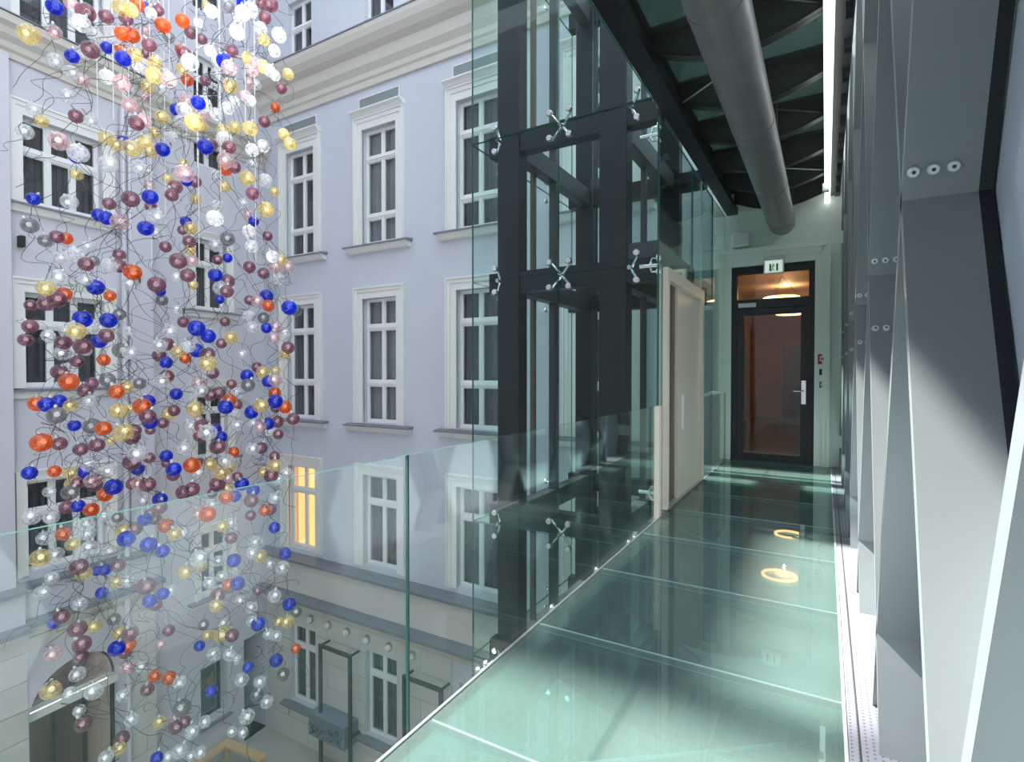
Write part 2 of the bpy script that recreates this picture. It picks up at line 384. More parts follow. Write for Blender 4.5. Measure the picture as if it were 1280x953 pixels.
# pilasters and ledges of the left wing
MB().box(-13, -5.64, Y1-.18, Y1+.02, -2.4, 6.9).build('pilaster', 'plaster_left', lw)
MB().box(-3.66, -3.17, Y1-.05, Y1+.02, -2.4, 6.9).build('pilaster', 'plaster_left', lw)
for a, b, dy in ((-13, -5.55, -.2), (-5.55, -3.72, 0), (-3.72, -3.12, -.05)):
    profile('ledge', 'slate', lw, a, b, [(Y1+dy+.2, -2.30), (Y1+dy-.16, -2.40), (Y1+dy-.16, -2.47), (Y1+dy+.2, -2.47)])
    profile('plinth_band', 'plaster_left', lw, a, b, [(Y1+dy+.2, -2.47), (Y1+dy-.06, -2.47), (Y1+dy-.06, -3.02), (Y1+dy+.2, -3.02)])
    profile('lower_ledge', 'slate', lw, a, b, [(Y1+dy+.2, -2.98), (Y1+dy-.26, -3.06), (Y1+dy-.26, -3.14), (Y1+dy+.2, -3.14)])
    profile('fascia', 'cornice', lw, a, b, [(Y1+dy+.2, -3.14), (Y1+dy-.2, -3.14), (Y1+dy-.16, -3.24), (Y1+dy-.06, -3.36), (Y1+dy+.2, -3.38)])
ah = [(ARC_U-ARC_R-.02, ARC_U+ARC_R+.02, ZG, ARC_Z+ARC_R+.03)]
courses(lw, Y1, -9, -3.17, ZG, -3.38, .52, 1.25, ah)
# gateway in the arch
gt = empty('door_1'); gt.matrix_world = lw.matrix_basis @ Matrix.Translation((ARC_U, Y1+.4, ZG)); tag(gt, 'dark glazed arched gateway at the foot of the left wing', 'gate', kind='structure')
gt.matrix_world = Matrix.Translation(lw.location) @ Matrix.Rotation(LA, 4, 'Z') @ Matrix.Translation((ARC_U, Y1+.4, ZG))
hA = ARC_Z-ZG
MB().box(-ARC_R, ARC_R, -.16, .06, hA-.16, hA).build('transom', 'trim_white', gt)
for x in (-ARC_R+.03, -.27, .27, ARC_R-.03): MB().box(x-.03, x+.03, -.03, .03, 0, hA-.16).build('stile', 'dark_steel', gt)
for k in range(3):
    a = -ARC_R+.06+k*.54; MB().box(a, min(a+.48, ARC_R-.06), -.005, .005, .9, hA-.18).build('pane', 'window_glass', gt)
    MB().box(a, min(a+.48, ARC_R-.06), -.02, .02, 0, .9).build('panel', 'brown_steel', gt)
pts = [(ARC_R*math.cos(math.pi*k/20), hA+ARC_R*math.sin(math.pi*k/20)) for k in range(21)]
MB().prism(pts, .02, .03, 'y').build('fanlight', 'window_glass', gt)
MB().tube([(p_[0], 0, p_[1]) for p_ in pts], .035, 6).build('arch_bar', 'dark_steel', gt)
MB().tube([(0, 0, hA), (-.38, 0, hA+.6)], .018, 6).build('glazing_bar', 'dark_steel', gt)
MB().tube([(0, 0, hA), (.38, 0, hA+.6)], .018, 6).build('glazing_bar', 'dark_steel', gt)
MB().box(-1.2, 1.2, .5, .55, 0, hA+1).build('backing', 'brown_steel', gt)
sc_ = empty('wall_lantern'); sc_.matrix_world = gt.matrix_world @ Matrix.Translation((.15, .35, hA+.52)); tag(sc_, 'small warm lantern glowing behind the gateway fanlight', 'lamp')
MB().sphere((0, 0, 0), .06, 10, 8).build('bulb', 'warm_lamp', sc_, True); MB().tube([(0, .16, 0), (0, 0, 0)], .012, 6).build('arm', 'dark_steel', sc_)
# recess backs
MB().box(-.74, 0, 1.38, 1.42, ZG, -5.6).build('passage_end', 'plaster_left', lw)
dw = empty('window_45'); dw.matrix_world = Matrix.Translation(lw.location) @ Matrix.Rotation(LA, 4, 'Z') @ Matrix.Translation((GU, .3, -7.2)); tag(dw, 'dark framed ground floor window with warm wooden panel inside', 'window', kind='structure')
MB().box(-.36, .36, 0, .01, 0, 1.4).build('pane', 'window_glass', dw)
fm = MB(); fm.box(-.36, -.31, -.03, .04, 0, 1.4).box(.31, .36, -.03, .04, 0, 1.4).box(-.31, .31, -.03, .04, 0, .05).box(-.31, .31, -.03, .04, 1.35, 1.4); fm.build('frame', 'door_black', dw)
MB().prism([(-.4, .35), (.1, .75), (.3, .5), (.3, .95), (-.1, .62), (-.4, .72)], .14, .17, 'y').build('wood_panel', 'warm_lamp' if False else 'wood', dw)
MB().box(-.4, .4, .18, .2, 0, 1.4).build('backing', 'grey_plastic', dw)
MB().prism([(.0, -.02), (-.4, -.05), (-.4, -.09), (0, -.09)], -.42, .42, 'x').build('sill', 'slate', dw)
# downpipe
dp = MB(); dp.tube([(-3.78, Y1-.1, 6.8), (-3.78, Y1-.1, ZG)], .05, 8)
o = dp.build('downpipe', 'plaster_left', None, True); o.matrix_world = Matrix.Translation(lw.location) @ Matrix.Rotation(LA, 4, 'Z'); tag(o, 'pale round rainwater downpipe on the left wing', 'pipe')
for u, z in ((-5.45, 3.72), (-3.5, 3.38)):
    o = MB().box(u-.04, u+.04, Y1-.12, Y1-.0, z-.1, z+.1).build('wall_sensor', 'black_plastic', None, bevel=.01); o.matrix_world = Matrix.Translation(lw.location) @ Matrix.Rotation(LA, 4, 'Z')
    tag(o, 'small black sensor on the left wing '+('above the middle window' if u < -5 else 'beside the downpipe'), 'sensor')
# other sides of the courtyard and its ground
MB().box(-15, .4, -6.3, -6, ZG, ZT).build('wall_back', 'plaster', None); tag(bpy.data.objects['wall_back'], 'plain plastered wall closing the courtyard opposite the far facade', 'wall', kind='structure')
g = MB().box(-15, 1, -6, YF, ZG-.2, ZG).build('floor', 'ground'); tag(g, 'pale stone courtyard ground below the bridge', 'floor', kind='structure')
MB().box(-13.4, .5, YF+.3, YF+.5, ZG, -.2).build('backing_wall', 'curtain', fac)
mat('back_stone', (.34, .34, .36), .85); bpy.data.objects['wall_back'].data.materials[0] = MATS['back_stone']
# unseen roof steel over the courtyard, added for shadow stripes and reflections
ra = empty('ceiling', (0, 0, 12.5)); tag(ra, 'unseen steel roof beams added over the courtyard for their shadow stripes', 'roof', kind='structure')
for y in (-3.6, -.6, 2.75, 7.55): MB().box(-13.2, .4, y-.12, y+.12, 0, .5).build('roof_beam', 'dark_steel', ra)
for x in (-11.5, -4.2): MB().box(x-.08, x+.08, -6, YF, .1, .4).build('purlin', 'dark_steel', ra)
gn = empty('shade_gantry', (-8.62, 0, 12.1)); tag(gn, 'unseen gantry added under the roof beams to shade the bridge floor', 'gantry')  # out of view, put in to cast shade on the bridge
MB().box(-.52, .52, 2.7, 7.62, 0, .06).build('deck', 'dark_steel', gn)
for x in (-.5, .5):
    for y in (2.75, 7.55): MB().box(x-.03, x+.03, y-.03, y+.03, .06, .41).build('hanger', 'dark_steel', gn)
# wall lamps: round discs in a row
for c in COLS[:2]:
    for z0, z1 in ((-5.215, -4.73), (-7.69, -7.30)): MB().box(c-.5, c+.5, -.03, .01, z0, z1).build('stone_block', 'stone', fac)
for u, z in ((-11.32, -4.9), (-10.67, -4.9), (-10.02, -4.91), (-9.35, -4.93), (-8.65, -4.93), (-7.95, -4.95)):
    t = empty('round_spotlight', (u, YF, z)); tag(t, 'round chrome spotlight in the row under the ledge of far facade', 'spotlight', 'round spotlights under the ledge')
    MB().disc((0, .01, 0), (0, -1, 0), .115, .12, 18).build('housing', 'chrome', t, True)
    MB().sphere((0, -.11, 0), .075, 12, 8).build('lens', 'white_plastic', t, True)
# dark steel frames standing off the ground floor
for k, (a, b) in enumerate(((-10.94, -9.92), (-8.24, -7.23))):
    t = empty('wall_trellis', ((a+b)/2+.27, YF-.32, ZG)); tag(t, 'tall dark steel frame standing off the ground floor wall '+('beside the corner window' if k == 0 else 'between second and third window'), 'frame')
    wd = (b-a)/2
    for x in (-wd, wd): MB().box(x-.04, x+.04, -.03, .03, 0, 3.0).build('upright', 'dark_steel', t)
    for z in (3.0, .05): MB().box(-wd-.04, wd+.04, -.03, .03, z-.04, z+.04).build('crossbar', 'dark_steel', t)
    for x in (-wd, wd):
        for z in (3.0, 1.05): MB().box(x-.02, x+.02, .03, .31, z-.02, z+.02).build('bracket', 'dark_steel', t)
    t = empty('window_box', ((a+b)/2+.12, YF-.27, -7.5)); tag(t, 'blue grey window box with low plants '+('beside the corner window' if k == 0 else 'between second and third window'), 'planter')
    MB().box(-.62, .62, -.2, .26, 0, .55).build('trough', 'planter', t, bevel=.01)
    mb = MB()
    for q in range(60):
        x, z = rnd.uniform(-.6, .6), rnd.uniform(.05, .5); d = rnd.uniform(.04, .09)
        mb.quad((x, -.205, z), (x+d, -.23-d*.3, z+.02), (x+d*.6, -.26, z+d), (x-d*.3, -.21, z+d*.9))
    o = mb.build('trailing_leaves', 'leaf', t); o['kind'] = 'stuff'
# wooden bench at the wall foot
bn = empty('corner_bench'); bn.matrix_world = Matrix.Translation(lw.location) @ Matrix.Rotation(LA, 4, 'Z') @ Matrix.Translation((-1.25, -.05, ZG)); tag(bn, 'pale wooden corner bench at the foot of the left wall', 'bench')
MB().box(-1.0, 0, -.22, 0, .38, .44).build('seat', 'wood', bn); MB().box(-.22, 0, -1.4, -.22, .38, .44).build('seat', 'wood', bn)
for x, y in ((-.95, -.1), (-.1, -.1), (-.1, -1.3)): MB().box(x-.04, x+.04, y-.04, y+.04, 0, .38).build('leg', 'wood', bn)

# ------------------------------------------------------------------ end wall of the bridge with its door
MB().box(-1.58, .42, -.012, .0, -.02, 4.3).mesh('x', 'lit_plaster_door')
pf = wall_mesh(-1.6, .42, -.3, 4.32, [(DX0, DX1, 0, DZ, .05)], y=-.015); pf.build('lit_mint_face', 'lit_plaster_door', fac)
dr = empty('door_2', ((DX0+DX1)/2, YF, 0)); tag(dr, 'black framed glazed door with transom light at the end of the glass bridge', 'door', kind='structure')
hw = (DX1-DX0)/2
cs = MB()
for s_ in (-1, 1):
    for a, b, yy in ((0, .10, -.05), (.10, .16, -.075), (.16, .20, -.10)): cs.box(min(s_*(hw+a), s_*(hw+b)), max(s_*(hw+a), s_*(hw+b)), yy, 0, 0, DZ+(a+b)/2+.09)
for a, b, yy in ((0, .12, -.05), (.12, .2, -.075), (.2, .27, -.10)): cs.box(-hw-a*.73, hw+a*.73, yy, 0, DZ+a, DZ+b)
cs.build('casing', 'casing_mint', dr)
fr = MB(); fr.box(-hw, -hw+.08, .02, .12, 0, DZ).box(hw-.08, hw, .02, .12, 0, DZ).box(-hw+.08, hw-.08, .02, .12, DZ-.11, DZ).box(-hw+.08, hw-.08, .02, .12, 2.42, 2.56).build('frame', 'door_black', dr)
MB().box(-hw+.08, hw-.08, .06, .07, 2.56, DZ-.11).build('transom_pane', 'window_glass', dr)
lf = MB(); a = hw-.085
lf.box(-a, -a+.10, .01, .08, .02, 2.41).box(a-.10, a, .01, .08, .02, 2.41).box(-a+.10, a-.10, .01, .08, .02, .12).box(-a+.10, a-.10, .01, .08, 2.31, 2.41)
leaf = lf.build('leaf', 'door_black', dr)
MB().box(-a+.1, a-.1, .04, .05, .12, 2.31).build('pane', 'window_glass', leaf)
hd = MB(); hd.box(a-.085, a-.025, -.005, .01, .92, 1.28).tube([(a-.055, -.005, 1.12), (a-.055, -.06, 1.12), (a-.19, -.06, 1.12)], .012, 8); hd.build('handle', 'chrome', leaf)
MB().box(-a+.02, -a+.28, -.05, .01, 2.43, 2.5).build('closer', 'alu', dr, bevel=.006)
MB().box(-hw, hw, -.02, .25, 0, .02).build('threshold', 'dark_steel', dr)
# exit sign with pictogram
es = empty('exit_sign', (-.70, YF-.14, 2.93)); tag(es, 'lit emergency exit sign with green running figures above the glazed door', 'sign')
MB().box(-.14, .14, -.03, .03, -.02, .20).build('housing', 'white_plastic', es, bevel=.006)
MB().box(-.12, .12, -.034, -.03, .0, .18).build('face', 'sign_face', es)
MB().box(-.145, .145, -.035, .13, .2, .24).build('cap', 'alu', es)
pic = MB(); Yp, Yq = -.037, -.034
for x in (-.055, .04): pic.box(x-.005, x+.022, Yp, Yq, .02, .13)
pic.disc((-.005, Yq, .118), (0,-1,0), .012, .003, 10)
for pts in (((-.008, .10), (-.016, .06)), ((-.016, .06), (.005, .045)), ((.005, .045), (.0, .02)), ((-.016, .06), (-.03, .02)), ((-.008, .10), (.02, .085)), ((-.008, .10), (-.03, .085))):
    pic.tube([(pts[0][0], -.036, pts[0][1]), (pts[1][0], -.036, pts[1][1])], .005, 4)
pic.build('pictogram', 'green_print', es)
o = empty('fire_call_point', (-.05, YF-.02, 1.60)); tag(o, 'red fire alarm call point beside the glazed door', 'alarm')
MB().box(-.055, .055, -.05, .0, -.075, .075).build('case', 'red', o, bevel=.006); MB().box(-.03, .03, -.055, -.05, -.03, .045).build('label_plate', 'white_plastic', o)
for q in range(3): MB().box(-.022+q*.016, -.010+q*.016, -.058, -.055, -.01, .02).build('print', 'red', o)
o = empty('door_reader', (-.04, YF-.02, 1.41)); tag(o, 'small black card reader below the red call point', 'switch'); MB().box(-.045, .045, -.035, 0, -.045, .045).build('case', 'black_plastic', o, bevel=.005); MB().disc((0, -.035, 0), (0,-1,0), .015, .004, 12).build('button', 'grey_plastic', o)
o = empty('wall_switch', (-.04, YF-.02, 1.22)); tag(o, 'grey wall switch with white rocker, lowest beside the door', 'switch'); MB().box(-.045, .045, -.03, 0, -.05, .05).build('plate', 'grey_plastic', o, bevel=.005); MB().box(-.03, .03, -.038, -.03, -.015, .02).build('rocker', 'white_plastic', o)
o = empty('wall_speaker', (-1.18, YF-.02, 3.5)); tag(o, 'white box loudspeaker on the wall above the door casing', 'speaker'); MB().box(-.13, .13, -.10, 0, -.11, .11).build('housing', 'white_plastic', o, bevel=.02); MB().box(-.1, .1, -.106, -.1, -.08, .08).build('grille', 'trim_white', o)
# room behind the door
rm = empty('wall_room', (-.75, YF, 0)); tag(rm, 'brown walled room behind the glazed door', 'wall', kind='structure')
MB().box(-1.3, 1.3, 9.2, 9.3, 0, 3.5).build('end_wall', 'room_wall', rm); MB().box(-1.35, -1.25, .47, 9.2, 0, 3.5).build('side_wall', 'room_wall', rm); MB().box(1.25, 1.35, .47, 9.2, 0, 3.5).build('side_wall', 'room_wall', rm)
MB().box(-1.3, 1.3, .3, 9.2, -.1, 0).build('room_floor', 'room_floor', rm); MB().box(-1.3, 1.3, .47, 9.2, 3.5, 3.6).build('room_ceiling', 'room_ceiling', rm)
MB().box(-.40, .40, 9.14, 9.2, 0, 2.2).build('end_panel', 'brown_steel', rm)
def ring_lamp(loc, rr, label, group=None, drop=.5, m_='ring_glow'):
    t = empty('ring_lamp', loc); tag(t, label, 'lamp', group)
    MB().torus((0,0,0), rr, .035, 36, 8, .9).build('ring', m_, t, True)
    for k in range(3):
        a = 2*math.pi*k/3; MB().tube([(rr*math.cos(a), rr*math.sin(a), .03), (0, 0, drop)], .004, 4).build('wire', 'wire', t)
    return t
for y, w_ in ((12.97, 'nearer the glazed door'), (16.4, 'near the end wall')): ring_lamp((-.84, y, 3.0), .33, 'glowing ring lamp hanging in the corridor behind the door, '+w_, drop=.49, m_='warm_lamp')
for k, (y, z) in enumerate(((1.3, 1.95), (1.3, 1.15))):
    o = empty('wall_sconce', (-.75-1.24, YF+y, z)); tag(o, ('upper' if k == 0 else 'lower')+' warm wall light on the side wall behind the door', 'lamp'); MB().tube([(.06, 0, -.12), (.06, 0, .12)], .03, 10).build('tube', 'warm_lamp', o); MB().box(0, .05, -.03, .03, -.05, .05).build('bracket', 'dark_steel', o)
o = empty('armchair', (.12, YF+3.2, 0)); tag(o, 'dark upholstered chair in the room behind the door', 'chair')
MB().box(-.28, .28, -.28, .28, .25, .45).build('seat', 'brown_steel', o, bevel=.04); MB().box(-.28, .28, .18, .3, .45, .95).build('backrest', 'brown_steel', o, bevel=.04)
for x in (-.24, .24):
    for y in (-.24, .24): MB().tube([(x, y, 0), (x, y, .26)], .02, 6).build('leg', 'wood', o)
o = MB().box(-.15, .15, -.02, 0, 0, .28).build('wall_picture', 'black_plastic', None, loc=(-.15, YF+9.195, 1.45)); tag(o, 'small dark framed picture on the end wall of the room', 'picture')
ld = bpy.data.lights.new('room_light', 'POINT'); ld.energy = 28; ld.color = (1, .62, .32); ld.shadow_soft_size = .02
lo = bpy.data.objects.new('room_light', ld); COL.objects.link(lo); lo.location = (-.84, 14.6, 3.3)

# ------------------------------------------------------------------ bridge decks
XL, XR = -1.372, .07
JOINTS = [-1.35, -.32, .69, 1.70, 2.66, 3.64, 4.62, 5.6, 6.55, 7.5, 8.4, 9.29]
def deck(name, z, label, cat, glassm, kind_name):
    t = empty(name, (0, 0, z)); tag(t, label, cat, kind='structure')
    for a, b in zip(JOINTS, JOINTS[1:]):
        MB().box(XL, XR, a+.006, b-.006, -.035, 0, 0, 1).build('glass_pane', [glassm, 'glass_edge_light'], t)
    for k, y in enumerate(JOINTS):
        # fish-bellied cross beam: web plate with curved lower edge plus flanges
        n_ = 12; web = []
        for q in range(n_+1):
            x = XL+.08+(XR-XL-.12)*q/n_; web.append((x, -.22-.17*math.sin(math.pi*q/n_)))
        pts = [(XL+.08, -.05)]+web+[(XR-.04, -.05)]
        be = MB(); be.prism(pts, y-.008, y+.008, 'y'); be.box(XL+.08, XR-.04, y-.11, y+.11, -.055, -.038)
        for (p1, q1), (p2, q2) in zip(web, web[1:]):
            be.quad((p1, y-.05, q1), (p2, y-.05, q2), (p2, y+.05, q2), (p1, y+.05, q1))
        be.build('cross_beam', 'roof_steel', t)
        MB().box(XL, XR, y-.007, y+.007, -.03, -.004).build('joint_seal', 'edge_alu' if name == 'floor' else 'roof_steel', t)
    for x, nm in ((XL+.03, 'edge_beam'), (XR-.02, 'edge_beam')):
        e = MB(); e.box(x-.012, x+.012, -1.35, YF-.01, -.30, -.04); e.box(x-.06, x+.06, -1.35, YF-.01, -.055, -.04); e.box(x-.06, x+.06, -1.35, YF-.01, -.31, -.295); e.build(nm, 'roof_steel', t)
    # diagonal tie rods
    for k in range(0, len(JOINTS)-1):
        a, b = (XL+.1, XR-.1) if k % 2 else (XR-.1, XL+.1)
        MB().tube([(a, JOINTS[k], -.2), (b, JOINTS[k+1], -.2)], .009, 6).build('tie_rod', 'alu' if k % 3 == 0 else 'roof_steel', t)
    return t
ST = 4.32
main = deck('floor', 0, 'green glass plank floor of the footbridge', 'floor', 'floor_glass', 'floor')
ceil = deck('ceiling', ST, 'black steel and glass underside of the bridge above', 'ceiling', 'deck_glass', 'ceiling')
low = deck('floor', -ST, 'glass floor of the bridge one storey below', 'floor', 'deck_glass', 'floor')
for t in (main,):
    MB().box(XL-.012, XL, -1.35, YF-.02, -.06, .006).build('edge_trim', 'edge_alu', t)
    MB().box(XR, XR+.012, -1.35, YF-.02, -.05, .006).build('edge_trim', 'alu', t)
    MB().box(XR+.012, .30, -1.35, YF-.02, -.03, 0).build('perforated_strip', 'perforated', t)
    MB().box(.118, .124, -1.35, YF-.02, 0, .003).build('seam', 'dark_steel', t)
# black fascia beam beside the ceiling glass, pale channel with added glow and cable tray
MB().box(XL-.02, XL+.14, -1.35, YF-.02, -.40, -.30).build('fascia_beam', 'black_steel', ceil)
MB().box(-.035, .035, 1.0, YF-.05, -.42, -.36).build('light_channel', 'strip_glow', ceil)
ct = MB(); ct.box(.09, .16, -1, YF-.05, -.34, -.32); ct.build('cable_tray', 'dark_steel', ceil)
for k in range(18): MB().box(.10, .15, .6+k*.48, .68+k*.48, -.42, -.32).build('tray_bracket', 'black_steel', ceil)
MB().box(-.06, .02, 8.45, 8.55, -.46, -.36).build('detector', 'white_plastic', ceil)
# round duct
du = empty('ventilation_duct', (-.60, 0, 3.70)); tag(du, 'galvanised round ventilation duct under the bridge ceiling', 'duct')
MB().tube([(0, -1.2+k*1.0, 0) for k in range(11)]+[(0, YF-.005, 0)], .185, 40).build('pipe', 'galvanised', du, True)
for y in (1.6, 3.5, 5.4, 7.3, 8.9): MB().tube([(0, y-.03, 0), (0, y+.03, 0)], .189, 40).build('collar', 'galvanised', du, True)
for y in (2.66, 5.6, 8.4):
    for x in (-.2, .2): MB().tube([(x*.93, y, .0), (x*.93, y, .42)], .005, 5).build('hanger', 'dark_steel', du)
# ------------------------------------------------------------------ glass balustrades
def balustrade(z, label, y0, y1, splits, top=1.08, bottom=-.18):
    t = empty('glass_balustrade', (XL-.03, 0, z)); tag(t, label, 'balustrade')
    ys = [y0]+splits+[y1]
    for a, b in zip(ys, ys[1:]):
        MB().box(-.006, .006, a+.004, b-.004, bottom, top, 0, 1).build('glass_panel', ['clear_glass', 'glass_edge'], t)
        for f in (.16, .84):
            y = a+(b-a)*f; s = MB(); s.tube([(-.05, y, -.07), (.05, y, -.07)], .024, 12); s.disc((-.008, y, -.07), (-1, 0, 0), .042, .02, 16); s.disc((-.045, y, -.07), (-1, 0, 0), .034, .02, 16); s.disc((.008, y, -.07), (1, 0, 0), .036, .012, 14)
            s.build('stud', 'chrome', t, True)
    return t
bl = balustrade(0, 'frameless clear glass balustrade along the bridge floor', -1.35, 5.24, [1.60])
for y in (.62, 1.36, 2.25, 3.0, 3.75, 4.5): 
    s = MB(); s.tube([(-.05, y, -.07), (.05, y, -.07)], .024, 12); s.disc((-.008, y, -.07), (-1, 0, 0), .042, .02, 16); s.disc((-.045, y, -.07), (-1, 0, 0), .034, .02, 16); s.build('stud', 'chrome', bl, True)
MB().box(-.02, .03, 5.16, 5.24, -.05, 1.08).build('end_post', 'beige_steel', bl)
balustrade(ST, 'frameless glass balustrade of the bridge above', -1.35, 5.2, [1.2, 3.2], 1.08, -.40)
balustrade(-ST, 'frameless glass balustrade of the bridge one storey below', -1.35, 5.2, [1.2, 3.2])
b3 = balustrade(0, 'short glass balustrade between the lift door and the end wall', 7.40, 9.25, [])

# ------------------------------------------------------------------ lift shaft
LX0, LX1, LY0, LY1 = -3.61, XL-.05, 5.27, 8.15
lt = empty('lift_shaft', (0, 0, ZG)); tag(lt, 'glazed lift shaft on black steel posts beside the glass bridge', 'lift')
def LP(mb, name, m_, parent=None, **k):
    mb.v = [(a, b, c-ZG) for a, b, c in mb.v]; return mb.build(name, m_, parent or lt, **k)
ZTL = 9.6
for x0, x1 in ((-3.37, -3.08), (-2.10, -1.80)):
    for y0 in (5.45, 7.75): LP(MB().box(x0, x1, y0, y0+.2, ZG, ZTL), 'column', 'black_steel', bevel=.006)
BZ = [-.30, 2.46, 4.08, 6.85, -1.95, -4.7, 8.5]
for z in BZ:
    for y0 in (5.47, 7.77): LP(MB().box(-3.50, XL-.08, y0, y0+.16, z-.12, z+.12), 'cross_beam', 'black_steel')
    for x0 in (-3.30, -2.03): LP(MB().box(x0, x0+.16, 5.65, 7.75, z-.12, z+.12), 'side_beam', 'dark_steel')
LP(MB().box(-3.32, -3.26, 6.17, 6.23, ZG, ZTL), 'guide_rail', 'brown_steel')
LP(MB().box(-3.25, -3.15, 6.58, 6.66, ZG, ZTL), 'guide_rail', 'dark_steel')
LP(MB().box(-2.0, -1.94, 6.6, 6.68, ZG, ZTL), 'guide_rail', 'dark_steel')
for k in range(4): LP(MB().tube([(-2.75+k*.05, 6.9, ZG), (-2.75+k*.05, 6.9, ZTL)], .006, 5), 'hoist_rope', 'wire')
XM = -2.49
ZS = [-7.2, -4.79, -1.97, -.36, 2.46, 4.07, 6.89, 9.6]
for a, b in zip(ZS, ZS[1:]):
    for x0, x1 in ((LX0, XM), (XM, LX1)):
        LP(MB().box(x0+.005, x1-.005, LY0-.01, LY0+.01, a+.005, b-.005, 0, 1), 'glass_panel', ['lift_glass', 'glass_edge'])
    LP(MB().box(LX0-.01, LX0+.01, LY0+.015, LY1, a+.005, b-.005, 0, 1), 'glass_panel', ['lift_glass', 'glass_edge'])
    LP(MB().box(LX0, LX1, LY1, LY1+.02, a+.005, b-.005, 0, 1), 'glass_panel', ['lift_glass', 'glass_edge'])
for a, b in ((.0, 2.46), (2.46, 3.9), (4.5, 6.89)):
    for y0, y1 in (((LY0, 5.42),) if a == 0 else ((LY0, 6.8), (6.8, LY1))):
        LP(MB().box(LX1-.01, LX1+.01, y0+.012, y1, a+.005, b-.005, 0, 1), 'glass_panel', ['lift_glass', 'glass_edge'])
LP(MB().box(LX1-.01, LX1+.01, 7.36, 9.26, 1.12, 3.9, 0, 1), 'glass_panel', ['lift_glass', 'glass_edge_light'])
def spider(x, y, z, arms, n=(0, -1, 0)):
    n = Vector(n); s_dir = Vector((0,0,1)).cross(n)
    hub = LP(MB().tube([Vector((x, y, z))-n*.02, Vector((x, y, z))-n*.20], .022, 10), 'spider_fitting', 'chrome', smooth=True)
    for ax, az in arms:
        e = Vector((x, y, z))+s_dir*ax*.115+Vector((0,0,az*.135))-n*.02
        m1 = MB(); m1.tube([Vector((x, y, z))-n*.10, e-n*.05, e], [.016, .012, .012], 8); m1.v = [(a, b, c-ZG) for a, b, c in m1.v]; m1.build('arm', 'chrome', hub, True)
        m2 = MB(); m2.disc(e+n*.0, n, .035, .035, 16); m2.v = [(a, b, c-ZG) for a, b, c in m2.v]; m2.build('clamp_disc', 'chrome', hub, True)
full = [(-1,-1), (1,-1), (-1,1), (1,1)]
for z in ZS[1:-1]:
    spider(XM, LY0-.0, z, full); spider(-3.28, LY0, z, [(-.2,-1), (-.2,1)]); spider(-1.72, LY0, z, [(1,-1), (1,1)] if False else [(.7,-1), (.7,1)])
    for y in (6.0, 7.3): spider(LX0, y, z, full, (-1, 0, 0))
for z in (.20, 2.46, 3.75):
    spider(LX1, 5.34, z, [(-.2, .5), (-.2, -.5)], (1, 0, 0))
# lift entrance
en = LP(MB().box(LX1-.06, LX1+.05, 5.46, 5.54, 0, 2.46).box(LX1-.06, LX1+.05, 7.24, 7.34, 0, 2.46).box(LX1-.06, LX1+.05, 5.54, 7.24, 2.34, 2.46), 'entrance_frame', 'beige_steel')
LP(MB().box(LX1-.05, LX1-.02, 5.54, 6.05, .01, 2.34), 'door_leaf', 'brown_steel', en)
LP(MB().box(LX1-.03, LX1+.01, 6.05, 7.24, .01, 2.34), 'door_leaf', 'beige_steel', en)
LP(MB().box(LX1+.01, LX1+.03, 6.28, 6.31, .75, 1.15), 'call_plate', 'white_plastic', en)
LP(MB().box(LX1-.06, LX1+.05, 5.46, 7.34, -.02, .012), 'threshold', 'alu', en)
LP(MB().box(LX1-.5, LX1-.07, 5.5, 7.3, 2.5, 2.75), 'lintel_box', 'dark_steel', en)

